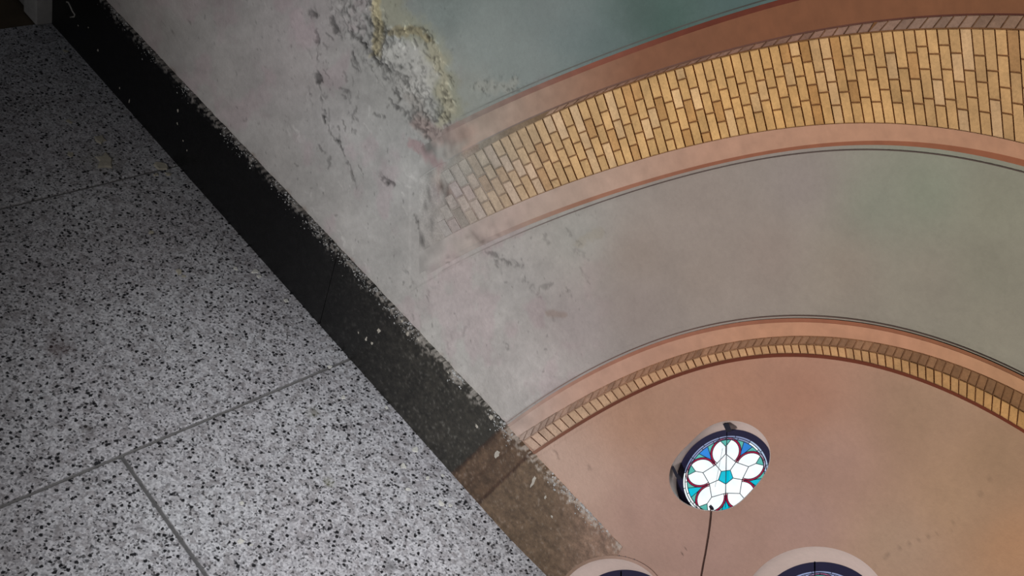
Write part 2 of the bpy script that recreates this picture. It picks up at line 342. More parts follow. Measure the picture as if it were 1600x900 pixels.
        ln_ = rs.uniform(4, 20); an = rs.normal(1.15, .35); w_ = rs.uniform(.8, 2.6); x1, y1 = x0 + ln_ * math.cos(an), y0 + ln_ * math.sin(an)
        s = np.where((px > min(x0, x1) - 9) & (px < max(x0, x1) + 9) & (py > min(y0, y1) - 9) & (py < max(y0, y1) + 9))[0]
        if not len(s): continue
        m = 1 - sstep(w_ * .3, w_ * 1.2, dpoly(px[s] + 8 * e2[s], py[s] + 8 * e4[s], [(x0, y0), (x1, y1)])); m = m * rough[s]
        d[s] -= m * dk * .005; c[s] *= (1 - m * dk)[:, None]
    c = c * (1 + 0.10 * e4 * rough * (0.5 + np.clip(rub, 0, 1)))[:, None]
    # small scattered nicks
    nk = sstep(0.33, 0.38, fbm(px / 5, py / 7, 2, 91) - 0.5) * rough * 0.16; c = c * (1 - nk[:, None]); d = d - nk * 0.002
    und = ((py > U1(cx) - 3) & (py < U9(cx) + 3) & (px > 640)) | ((py > L1(cx) - 7) & (py < L6(cx) + 7) & (px > 760))
    d = np.where(und, np.minimum(d, 0) - 0.0012, d)
    return np.clip(c, 10, 250), d

# ------------------------------------------------------------------ windows: outlines needed by the wall
def crop(pts): return np.array([(1030 + x / 5.294, 640 + y / 5.294) for x, y in pts])
def closed(pts, n=96):                    # smooth closed outline through points, as radius over angle round its centre
    pts = np.asarray(pts, float); c = pts.mean(0); a = np.arctan2(pts[:, 1] - c[1], pts[:, 0] - c[0]); rr = np.hypot(*(pts - c).T)
    o = np.argsort(a); a, rr = a[o], rr[o]
    A = np.stack([np.ones_like(a)] + [g(k * a) for k in range(1, 5) for g in (np.cos, np.sin)], 1)
    cf = np.linalg.lstsq(np.vstack([A, 0.02 * np.eye(9)]), np.r_[rr, np.zeros(9)], rcond=None)[0]
    th = np.arange(n) / n * 2 * np.pi
    R = np.stack([np.ones_like(th)] + [g(k * th) for k in range(1, 5) for g in (np.cos, np.sin)], 1) @ cf
    return c, th, R
def ellipse(cx, cy, rx, ry, n=96):
    th = np.arange(n) / n * 2 * np.pi; return np.array([cx, cy], float), th, 1 / np.hypot(np.cos(th) / rx, np.sin(th) / ry)
OPEN1 = closed(crop([(80, 600), (95, 500), (150, 390), (240, 280), (350, 190), (460, 120), (580, 88), (690, 103), (800, 160), (880, 240), (925, 340), (915, 440), (860, 550), (780, 665), (680, 755), (570, 825), (470, 842), (370, 835), (270, 805), (180, 750), (110, 680)]))
WIN = [dict(open=OPEN1, c=(1134, 745), A=(67, -8.7), B=(0, -64), fr=1.145, full=True),
       dict(open=ellipse(955, 940, 81, 67), c=(976, 945), A=(56, 0), B=(0, -43), fr=1.27, full=False, lip=.0016),
       dict(open=ellipse(1274, 954, 116, 100), c=(1281, 958), A=(80, 0), B=(0, -66), fr=1.21, full=False)]
def inside(win, px, py, grow):
    c, th, R = win['open']; a = np.mod(np.arctan2(py - c[1], px - c[0]), 2 * np.pi)
    return np.hypot(px - c[0], py - c[1]) < np.interp(a, np.r_[th, 2 * np.pi], np.r_[R, R[0]]) * grow + (3 if grow > 1 else 0)

# ------------------------------------------------------------------ setting: wall
def axis(*segs):
    out = [segs[0][0]]
    for (a, b, st) in segs: out += list(np.linspace(a, b, max(2, int(round((b - a) / st)) + 1))[1:])
    return np.array(out)
X_DOOR = float(F(np.array(66.), np.array(39.))[0])
xs = axis((X_DOOR - 0.02, -1.75, .012), (-1.75, -1.35, .0045), (-1.35, -0.42, .0021), (-0.42, 0.26, .005), (0.26, 1.0, .03))
zs = axis((0.0, 0.20, .01), (0.20, 0.95, .0024), (0.95, 1.35, .004), (1.35, 2.3, .03))
XX, ZZ = np.meshgrid(xs, zs, indexing='ij'); v = np.stack([XX.ravel(), np.full(XX.size, WY), ZZ.ravel()], 1)
px, py = P(v); c, dsp = wall_look(px, py); v[:, 1] -= dsp
fc = grid_faces(len(xs), len(zs))[:, ::-1]
fx, fy = px[fc].mean(1), py[fc].mean(1); keep = np.ones(len(fc), bool)
for wn in WIN: keep &= ~inside(wn, fx, fy, 1.03)
me = bpy.data.meshes.new('wall_right'); fc = fc[keep]
me.vertices.add(len(v)); me.vertices.foreach_set('co', v.ravel()); me.loops.add(fc.size); me.loops.foreach_set('vertex_index', fc.ravel().astype(np.int32))
me.polygons.add(len(fc)); me.polygons.foreach_set('loop_start', np.arange(0, fc.size, 4, dtype=np.int32)); me.update(calc_edges=True)
a = me.color_attributes.new('Col', 'FLOAT_COLOR', 'POINT'); cc = np.ones((len(v), 4)); cc[:, :3] = paint(c); a.data.foreach_set('color', cc.ravel())
me.materials.append(M_WALL); me.shade_smooth()
wall = bpy.data.objects.new('wall_right', me); COL.objects.link(wall)
tag(wall, 'battered grey plaster wall turning to painted taupe, green and pink', kind='structure')

# ------------------------------------------------------------------ setting: floor of granite tiles
yw = WY; j1, j0, jy = -0.64832 * H, -1.07416 * H, 0.40207 * H
x_end = float(F(np.array(20.), np.array(41.))[0])
floor = box('floor', (x_end, -1.6, -0.05), (1.0, yw, -0.0045), M_GROUT); tag(floor, 'speckled grey granite tile floor with grey grout joints', kind='structure')
gw = 0.0075
rows = [(x_end, j0, [yw, 0.02, -0.7, -1.6]), (j0, j1, [yw, 0.13, -0.55, -1.6]), (j1, j1 + 0.68, [yw, jy, jy - 0.68, -1.6]), (j1 + 0.68, 1.0, [yw, 0.2, -0.6, -1.6])]
for (xa, xb, ys) in rows:
    for ya, yb in zip(ys[1:], ys[:-1]):
        box('granite_tile', (xa + gw * .5, ya + gw * .5, -0.045), (xb - gw * .5, yb - (gw * .5 if yb < yw else 0), 0.0), M_GRANITE, floor, 0.0018)

# threshold, door and casing in the far corner
fl2 = box('trim_1', (x_end - 1.6, -1.0, -0.05), (x_end, yw + 0.1, -0.003), M_DARKFLOOR); tag(fl2, 'dark brown floor beyond the granite tiles', kind='structure')
q = F(np.array(56.), np.array(40.))
cas = box('trim_2', (X_DOOR - 0.07, float(q[1]), 0), (X_DOOR, WY + 0.01, 2.1), M_CASING, None, 0.003); tag(cas, 'white door casing at the end of the black skirting', kind='structure')
q = F(np.array(45.), np.array(21.))
dr = box('door_1', (X_DOOR - 0.95, float(q[1]), 0.004), (X_DOOR - 0.071, float(q[1]) + 0.04, 2.04), M_DOOR, None, 0.003); tag(dr, 'pale grey door leaf behind the white casing', kind='structure')

# ------------------------------------------------------------------ setting: black stone skirting
base = empty('baseboard_right', (0, 0, 0)); tag(base, 'black stone skirting along the battered wall, browner and thinner to the right', kind='structure')
X_END = float(W(np.array(964.), np.array(864.), SK_T)[0]); X_J = float(W(np.array(525.), np.array(405.), SK_T)[0])
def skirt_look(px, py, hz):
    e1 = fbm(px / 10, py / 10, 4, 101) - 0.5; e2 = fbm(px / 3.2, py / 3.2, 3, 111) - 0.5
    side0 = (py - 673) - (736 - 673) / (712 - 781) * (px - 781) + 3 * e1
    g = sstep(430, 720, px)[:, None]; c = np.array([11., 11, 12]) * (1 - g) + np.array([50., 48, 43]) * g  # black-to-grey ramp: light falloff towards the door put into the stone colour
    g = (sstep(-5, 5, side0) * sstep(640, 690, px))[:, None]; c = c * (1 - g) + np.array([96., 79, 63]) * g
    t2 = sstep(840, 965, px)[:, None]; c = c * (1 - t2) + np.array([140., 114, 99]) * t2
    # ghost of the arch lines crossing the slab
    for (x0, y0, x1, y1, wd, k) in ((781, 673, 712, 736, 4, .45), (800, 699, 733, 755, 3, .3), (829, 709, 749, 784, 3.5, .65)):
        m = (1 - sstep(wd * .4, wd, dpoly(px + 3 * e1, py + 3 * e1, [(x0 + 16, y0 - 15), (x1 - 14, y1 + 13)]))) * k; c = c * (1 - m[:, None]) + np.array([44, 26, 18]) * m[:, None]
    side = (py - 673) - (736 - 673) / (712 - 781) * (px - 781)
    m = sstep(-3, 3, side) * (1 - sstep(-3, 3, (py - 709) - (784 - 709) / (749 - 829) * (px - 829))) * 0.45
    c = c * (1 - m[:, None]) + np.array([70, 52, 40]) * m[:, None]
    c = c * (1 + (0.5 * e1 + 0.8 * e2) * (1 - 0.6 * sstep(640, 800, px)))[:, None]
    sp = sstep(0.20, 0.27, e2)[:, None] * 0.25; c = c * (1 - sp) + 150 * sp * sstep(420, 700, px)[:, None] + c * sp * (1 - sstep(420, 700, px)[:, None])
    # chalky plaster smeared on the top edge
    top = sstep(0.85, 1.03, hz / SK_H + 0.20 * e1)
    m = (sstep(0.02, 0.14, e2 + 0.30 * top - 0.16) * top)[:, None] * 0.7
    c = c * (1 - m) + np.array([172, 166, 160]) * m
    return np.clip(c, 4, 240)
def slab(xa, xb):
    sx = np.arange(xa, xb, 0.0026); sx = np.r_[sx, xb]; sz = np.linspace(0, SK_H, 80)
    A, Z = np.meshgrid(sx, sz, indexing='ij'); th = SK_T * (0.10 + 0.90 * sstep(0.03, 0.22, X_END - A))
    wob = 0.0015 * (vnoise(A * 60, Z * 0, 3) - 0.5) + 0.001 * (vnoise(A * 300, Z * 0, 4) - 0.5)
    Zt = Z + wob * sstep(0.8, 1, Z / SK_H)
    fv = np.stack([A.ravel(), (WY - th).ravel(), Zt.ravel()], 1); n, m = A.shape
    bv = fv.copy().reshape(n, m, 3)
    back_top = bv[:, -1].copy(); back_top[:, 1] = WY + 0.003
    vv = np.vstack([fv, back_top]); q = grid_faces(n, m)[:, ::-1].tolist()
    for i in range(n - 1): q.append((i * m + m - 1, n * m + i, n * m + i + 1, (i + 1) * m + m - 1)[::-1])
    k = len(vv); e = []
    for i in (0, n - 1):
        vv = np.vstack([vv, [[A[i, 0], WY, 0], [A[i, 0], WY, SK_H]]]); k = len(vv)
        q.append([k - 2, i * m, i * m + m - 1, k - 1] if i else [k - 1, m - 1, 0, k - 2])
    x_, y_ = P(vv); hz = vv[:, 2]
    q = [f_ for f_ in q if not inside(WIN[1], x_[list(f_)].mean(), y_[list(f_)].mean(), 1.015)]
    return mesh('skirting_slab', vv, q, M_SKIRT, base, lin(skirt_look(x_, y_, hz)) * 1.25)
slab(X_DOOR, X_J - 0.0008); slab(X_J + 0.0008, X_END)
def lump(x, y, z, s, flat, seed, up='z'):    # an irregular chip: 8-sided bun of two rings
    rg = random.Random(seed); n = 10; vv = []; a0 = rg.random() * 6
    ax = 0.6 + rg.random() * 0.8
    rad = [0.55 + 0.75 * rg.random() for _ in range(n)]
    for lvl, (k, h) in enumerate(((1.0, 0), (0.8, flat * 0.8))):
        for i in range(n):
            t = a0 + i / n * 6.283; rr = s * rad[i] * k
            vv.append((rr * math.cos(t) * ax, rr * math.sin(t), h * s * (0.7 + 0.6 * rg.random() if lvl else 1)))
    q = [tuple(range(n, 2 * n))] + [(i, (i + 1) % n, n + (i + 1) % n, n + i) for i in range(n)]
    tw = rg.random() * 6.283; out = []
    for (p_, q_, r_) in vv:
        u, w_ = p_ * math.cos(tw) - q_ * math.sin(tw), p_ * math.sin(tw) + q_ * math.cos(tw)
        out.append((x + u, y + w_, z + r_) if up == 'z' else (x + u, y - r_, z + w_))
    return out, q
# plaster dust and grit along the skirting's top edge: uncountable
vv, qq, cc = [], [], []
for k in range(2200):
    t = random.random(); xpx = 120 + 850 * t; X = float(W(np.array(xpx), np.array(sk_top(xpx)), SK_T * .5)[0])
    if X > X_END - 0.005 or X < X_DOOR + .02: continue
    thk = SK_T * (0.10 + 0.90 * float(sstep(0.03, 0.22, X_END - X)))
    if vnoise(np.array(X * 22.), np.array(0.), 9) < 0.36 + 0.3 * random.random(): continue
    s = 0.0009 + 0.0017 * random.random() ** 3
    if random.random() < 0.6: p, q = lump(X, WY - thk * random.uniform(.2, .9), SK_H - .0005, s, 0.8, k)
    else: p, q = lump(X, WY - thk - .0002, SK_H - abs(random.gauss(0, .012)) - .002, s * .8, 0.35, k, 'y')
    o0 = len(vv); vv += p; qq += [tuple(i + o0 for i in f_) for f_ in q]; cc += [lin((random.uniform(150, 200),) * 3)] * len(p)
g = mesh('plaster_grit', vv, qq, M_CRUMB, base, np.array(cc)); g['kind'] = 'stuff'
# paint spots and drips on the skirting face
SPOTS = [(153, 79, 3.2, 1), (138, 43, 2, 1), (122, 40, 2, 1), (278, 173, 2.6, 1.8), (277, 193, 1.8, 1), (286, 220, 1.8, 1), (292, 235, 1.8, 1), (202, 158, 2.8, 2.5), (187, 138, 2, 1),
         (592, 517, 3.5, 1.6), (572, 530, 2.5, 2.5), (581, 536, 2.5, 1), (637, 522, 3, 1.3), (628, 502, 3, .8), (777, 710, 4.2, 1.9), (767, 652, 3.5, 1.2), (745, 666, 2.4, 1), (833, 753, 2.6, 5), (852, 777, 2.2, 1.8), (862, 807, 2, 1.4), (560, 520, 1.6, 1.5), (700, 582, 2.4, .6), (653, 530, 2.2, 1)]
for k, (x, y, s, el) in enumerate(SPOTS):
    q = W(np.array(x), np.array(y), SK_T); p, fcs = lump(0, 0, 0, s * .00125, .35, 900 + k, 'y')
    pr = float(SK_T * (0.10 + 0.90 * sstep(0.03, 0.22, X_END - q[0]))); q = W(np.array(x), np.array(y), pr)
    p = [(q[0] + a_, q[1] + b_ + 0.0002, q[2] + c_ * el) for a_, b_, c_ in p]
    mesh('paint_spot', p, fcs, M_CRUMB, base, np.tile(lin((178, 172, 162)), (len(p), 1)))
def tube(name, pts, rad, mat, parent=None, n=8, col=None):
    pts = [Vector(p) for p in pts]; vv, q = [], []
    for i, p in enumerate(pts):
        t = (pts[min(i + 1, len(pts) - 1)] - pts[max(i - 1, 0)]).normalized(); u = t.orthogonal().normalized()
        if i: u = (pu - t * pu.dot(t)).normalized()
        pu = u; w_ = t.cross(u)
        for k in range(n): vv.append(p + rad * (math.cos(k / n * 6.2832) * u + math.sin(k / n * 6.2832) * w_))
    for i in range(len(pts) - 1):
        for k in range(n): q.append((i * n + k, i * n + (k + 1) % n, (i + 1) * n + (k + 1) % n, (i + 1) * n + k))
    q += [tuple(range(n))[::-1], tuple(range((len(pts) - 1) * n, len(pts) * n))]
    return mesh(name, vv, q, mat, parent, col, True)
hk = [W(np.array(float(x)), np.array(float(y)), SK_T + .0005) for x, y in ((104, 3), (107, 4), (110, 10), (113, 17), (117, 23), (116, 26), (110, 27))]
tube('paint_drip', hk, .0022, M_CRUMB, base, 6, np.tile(lin((170, 166, 160)), (42, 1)))

# ------------------------------------------------------------------ arches
def blend(c, px, py, k=1.0):             # worn away to bare plaster towards the left
    fd = np.clip(fade(px, py) * k, 0, 1)[:, None]
    cx = np.clip(px, 600, 1960); pl = wall_look(px, py)[0]; return np.asarray(c) * (1 - fd) + pl * fd
def ribbon(name, top, bot, o_top, o_bot, cfun, parent, x0, x1=1950, n=260, rows=5, mat=None, wear=0.12, hold=1.0):
    x = np.linspace(x0, x1, n); rr = []
    for k in range(rows):
        t = k / (rows - 1); y = top(x) * (1 - t) + bot(x) * t; rr.append((x, y, o_top * (1 - t) + o_bot * t))
    sc = 1 - 0.93 * (1 - sstep(640, 960, x))
    V = [W(rr[0][0], rr[0][1], np.full(n, 0.0))] + [W(a_, b_, o_ * sc) for a_, b_, o_ in rr] + [W(rr[-1][0], rr[-1][1], np.full(n, 0.0))]
    V = np.stack(V, 1); m = V.shape[1]; V[..., 2] = np.maximum(V[..., 2], SK_H + 0.0006)
    pxx, pyy = P(V.reshape(-1, 3)); c = cfun(pxx); c = blend(c, pxx, pyy, hold + (1 - hold) * sstep(760, 680, pxx))
    e = fbm(pxx / 14, pyy / 14, 4, 131) - 0.5; fd = fade(pxx, pyy)
    c = c * (1 + e * (wear + 0.2 * fd))[:, None]
    return mesh(name, V.reshape(-1, 3), grid_faces(n, m), mat or M_PAINT, parent, paint(c))
def cmap(*stops):
    xs_ = [s[0] for s in stops]; cs = np.array([s[1] for s in stops], float)
    return lambda x: np.stack([np.interp(x, xs_, cs[:, k]) for k in range(3)], 1)
def piece(name, quad, off, depth, color, parent, mat=None, seed=0, inset=0.10):
    # quad: four photo places of its face (TL, TR, BR, BL); a brick standing proud, chamfered
    q = np.array(quad, float); c = q.mean(0); rg = random.Random(seed); off = np.broadcast_to(np.asarray(off, float), (4,)) + rg.uniform(-.0006, .0006)
    qi = q + (c - q) / np.linalg.norm(c - q, axis=1)[:, None] * 1.3
    v_ = np.vstack([W(q[:, 0], q[:, 1], off - depth), W(q[:, 0], q[:, 1], off - 0.0012), W(qi[:, 0], qi[:, 1], off)])
    if v_[:, 2].min() < SK_H + 0.0006: v_[:, 2] = np.maximum(v_[:, 2], SK_H + 0.0006)
    f_ = [(8, 11, 10, 9)] + [(a_ + o_, a_ + 4 + o_, (a_ + 1) % 4 + 4 + o_, (a_ + 1) % 4 + o_) for o_ in (0, 4) for a_ in range(4)]
    return mesh(name, v_, f_, mat or M_BRICK, parent, np.tile(paint(color), (12, 1)))
def shade_brick(basec, rg, var): return np.clip(np.array(basec) * (1 + rg.uniform(-var, var)) + rg.uniform(-3, 3), 20, 245)

o1 = W(np.array(1200.), np.array(140.), 0)
arch1 = empty('brick_arch', tuple(o1)); tag(arch1, 'wide upper arch of yellow bricks with brown and pink painted borders', 'arch')
o2 = W(np.array(1250.), np.array(540.), 0)
arch2 = empty('brick_arch', tuple(o2)); tag(arch2, 'narrow lower arch of one brick course framing the round stained glass window', 'arch')
def A1(o): return child_of(o, arch1)
def A2(o): return child_of(o, arch2)
DK = cmap((700, (84, 70, 64)), (1600, (62, 46, 40)))
A1(ribbon('pencil_line', U1, lambda x: U1(x) + 2.2, .0012, .0012, cmap((800, (100, 100, 96)), (1200, (62, 60, 56))), None, 720, rows=2))
A1(ribbon('dark_red_stripe', U2, U3, .0022, .0022, cmap((760, (130, 100, 90)), (930, (122, 74, 60)), (1100, (90, 44, 32)), (1600, (86, 38, 26))), None, 690, rows=3, hold=.7))
A1(ribbon('brown_band', U3, lambda x: U4(x) - 1.5, .0032, .0045, cmap((780, (158, 134, 120)), (900, (140, 108, 90)), (1000, (118, 80, 60)), (1200, (112, 72, 50)), (1600, (108, 70, 46))), None, 655, hold=.45))
A1(ribbon('groove_shadow_line', lambda x: U4(x) - 1.5, lambda x: U4(x) + 1, .0047, .0047, cmap((780, (110, 86, 76)), (1600, (70, 34, 26))), None, 690, rows=2))  # dark strip painting the groove's shadow under the brown band
A1(ribbon('mortar_bed', lambda x: U4(x) + 1, U6, .0028, .0028, cmap((780, (112, 86, 62)), (1000, (104, 70, 40)), (1600, (100, 66, 38))), None, 655, rows=8, mat=M_BRICK))
A1(ribbon('pink_band', U6, U7, .0055, .0045, cmap((760, (166, 146, 136)), (900, (165, 143, 130)), (1100, (165, 129, 110)), (1300, (165, 125, 102)), (1600, (160, 118, 92))), None, 655, hold=.7))
A1(ribbon('red_brown_stripe', U7, U8, .0035, .0030, cmap((760, (148, 124, 112)), (900, (142, 104, 86)), (1100, (132, 84, 64)), (1600, (128, 78, 54))), None, 665, rows=3))
A1(ribbon('pencil_line', lambda x: U9(x) - 1, lambda x: U9(x) + 1, .0012, .0012, cmap((700, (120, 112, 108)), (1000, (82, 70, 66)), (1600, (72, 60, 54))), None, 690, rows=2))
# bricks of the upper arch: columns run down the soffit, every other one broken at other heights
slant = lambda x: np.interp(x, [640, 764, 848, 970, 1250, 1558, 1740, 1960], [.60, .54, .42, .29, .20, .08, .0, -.1])
pitch = lambda x: np.interp(x, [640, 780, 1050, 1300, 1550, 1740, 1960], [13.0, 13.3, 14.1, 16.2, 18.6, 20.0, 22.0])
def footpt(xt):
    y0 = float(U5(xt)); k = float(slant(xt)); y = y0 + 100
    for _ in range(12): y = float(U6(xt + k * (y - y0)))
    return xt + k * (y - y0), y
xt = 636.0; col_i = 0; nb = 0
while xt < 1930:
    dx = float(pitch(xt)); T0 = (xt, float(U5(xt))); T1 = (xt + dx, float(U5(xt + dx))); B0 = footpt(xt); B1 = footpt(xt + dx)
    rg = random.Random(col_i); js = [0, .25, .51, .77, 1] if col_i % 2 == 0 else [0, .385, .64, 1]
    if rg.random() < .14: js = [0, .16, .42, .70, 1] if col_i % 2 else [0, .30, .58, .86, 1]
    js = [0] + [j + rg.uniform(-.018, .018) for j in js[1:-1]] + [1]
    ln = math.hypot(B0[0] - T0[0], B0[1] - T0[1]); gp = 0.95; g = 0.9 / ln
    for ja, jb in zip(js[:-1], js[1:]):
        def at(u, t): 
            a_ = np.array(T0) * (1 - t) + np.array(B0) * t; b_ = np.array(T1) * (1 - t) + np.array(B1) * t; return a_ + (b_ - a_) * u
        gu = 0.8 / dx
        quad = [at(gu, ja + g), at(1 - gu, ja + g), at(1 - gu, jb - g), at(gu, jb - g)]
        m = np.mean(quad, 0); fd = float(fade(np.array([m[0]]), np.array([m[1]]))[0])
        if m[0] < 692 or fd > 0.95 + rg.uniform(-.06, .05): continue
        bc = cmap((700, (172, 150, 128)), (800, (180, 152, 120)), (900, (186, 152, 108)), (1050, (188, 150, 100)), (1250, (180, 140, 90)), (1450, (172, 136, 92)), (1600, (168, 132, 90)))(np.array([m[0]]))[0]
        cbr = shade_brick(bc, rg, .055)
        if rg.random() < .12: cbr = cbr * np.array([.91, .87, .83])
        elif rg.random() < .15: cbr = cbr * np.array([1.02, 1.05, 1.14])
        cbr = blend(cbr[None], np.array([m[0]]), np.array([m[1]]), 0.62 + 0.38 * float(sstep(800, 700, m[0])))[0]
        A1(piece('brick', quad, .0028 * (1 - 0.93 * (1 - float(sstep(640, 960, m[0])))) + .0008 + .0022 * (1 - fd), .0010 + .0035 * (1 - fd), cbr, None, seed=nb)); nb += 1
    xt += dx; col_i += 1
# slanting bricks of the arch's front edge
xt = 850.0; k = 0
while xt < 1930:
    dx = float(pitch(xt)) * (1.05 + .25 * random.random()); sl = 9 if xt < 1350 else 14
    th = float(U5(xt) - U4(xt)); g = 0.7
    if th > 3.5:
        quad = [(xt + sl + g, U4(xt + sl + g) + 1.2), (xt + dx + sl - g, U4(xt + dx + sl - g) + 1.2), (xt + dx - g, U5(xt + dx - g) - 1), (xt + g, U5(xt + g) - 1)]
        rg = random.Random(500 + k); m = np.mean(quad, 0)
        cbr = shade_brick(cmap((850, (148, 118, 98)), (1000, (128, 96, 80)), (1250, (122, 92, 78)), (1450, (124, 100, 86)), (1600, (120, 94, 76)))(np.array([m[0]]))[0], rg, .05)
        cbr = blend(cbr[None], np.array([m[0]]), np.array([m[1]]), .9)[0]
        A1(piece('edge_brick', quad, np.array([.0046, .0046, .0056, .0056]), .0035, cbr, None, seed=700 + k)); k += 1
    xt += dx
# lower arch
A2(ribbon('pencil_line', L1, lambda x: L1(x) + 1.8, .0012, .0012, cmap((780, (120, 104, 98)), (1000, (92, 72, 66)), (1600, (72, 58, 50))), None, 786, rows=2))
A2(ribbon('brown_stripe', L2a, L2b, .0025, .0025, cmap((780, (150, 122, 110)), (1000, (142, 96, 78)), (1300, (134, 84, 62)), (1600, (122, 80, 54))), None, 788, rows=3))
A2(ribbon('pink_band', L2b, L3, .0035, .0045, cmap((780, (164, 138, 126)), (1000, (168, 130, 112)), (1200, (172, 126, 100)), (1400, (168, 122, 96)), (1600, (164, 122, 90))), None, 790))
A2(ribbon('mortar_bed', L3, L5, .0028, .0028, cmap((780, (150, 126, 112)), (900, (142, 112, 94)), (1000, (136, 100, 76)), (1300, (124, 88, 62)), (1600, (100, 68, 42))), None, 800, rows=6, mat=M_BRICK))
A2(ribbon('dark_red_line', L5, L6, .0046, .0040, cmap((780, (104, 72, 58)), (1000, (92, 48, 34)), (1600, (96, 44, 26))), None, 822, rows=3))
xt = 806.0; k = 0
while xt < 1930:
    dx = float(np.interp(xt, [800, 1000, 1250, 1600, 1740], [11.5, 11.5, 12, 13.6, 15])); rg = random.Random(900 + k)
    if xt > 806:
        kk = float(np.interp(xt, [800, 1000, 1200, 1600], [.62, .45, .25, -.12])); hh = float(L5(xt) - L4(xt)); g = .7
        quad = [(xt + g, L4(xt + g) + .6), (xt + dx - g, L4(xt + dx - g) + .6), (xt + dx - g + kk * hh, L5(xt + dx + kk * hh) - .5), (xt + g + kk * hh, L5(xt + g + kk * hh) - .5)]
        m = np.mean(quad, 0); cbr = shade_brick(cmap((820, (164, 140, 124)), (900, (166, 138, 114)), (1000, (168, 132, 102)), (1250, (174, 134, 96)), (1600, (160, 120, 74)))(np.array([m[0]]))[0], rg, .05)
        cbr = blend(cbr[None], np.array([m[0]]), np.array([m[1]]), .8)[0]
        A2(piece('brick', quad, .0056, .005, cbr, None, seed=k))
    if xt > 800:
        sl = 7; quad = [(xt + sl + .6, L3(xt + sl) + .8), (xt + dx + sl - .6, L3(xt + dx + sl) + .8), (xt + dx - .6, L4(xt + dx) - .5), (xt + .6, L4(xt) - .5)]
        m = np.mean(quad, 0); cbr = shade_brick(cmap((800, (150, 128, 116)), (900, (142, 114, 98)), (1000, (132, 98, 78)), (1300, (128, 94, 70)), (1600, (112, 80, 52)))(np.array([m[0]]))[0], rg, .06)
        cbr = blend(cbr[None], np.array([m[0]]), np.array([m[1]]), .8)[0]
        A2(piece('edge_brick', quad, np.array([.0040, .0040, .0050, .0050]), .0030, cbr, None, seed=1500 + k))
    xt += dx; k += 1

# ------------------------------------------------------------------ windows
def clip_poly(poly, clip):               # Sutherland-Hodgman against a convex outline (both in photo places)
    out = [np.array(p, float) for p in poly]; n = len(clip)
    for i in range(n):
        a_, b_ = clip[i], clip[(i + 1) % n]; inp, out = out, []
        if not inp: break
        sd = lambda p: (b_[0] - a_[0]) * (p[1] - a_[1]) - (b_[1] - a_[1]) * (p[0] - a_[0])
        for j in range(len(inp)):
            p, q = inp[j - 1], inp[j]; sp, sq = sd(p), sd(q)
            if (sp >= 0) != (sq >= 0): out.append(p + (q - p) * (sp / (sp - sq)))
            if sq >= 0: out.append(q)
    return out
def arcpts(cx, cy, rad, a0, a1, n): return [(cx + rad * math.cos(t), cy + rad * math.sin(t)) for t in np.linspace(a0, a1, n)]
D2 = math.pi / 180
def pol(rad, deg): return (rad * math.cos(deg * D2), rad * math.sin(deg * D2))
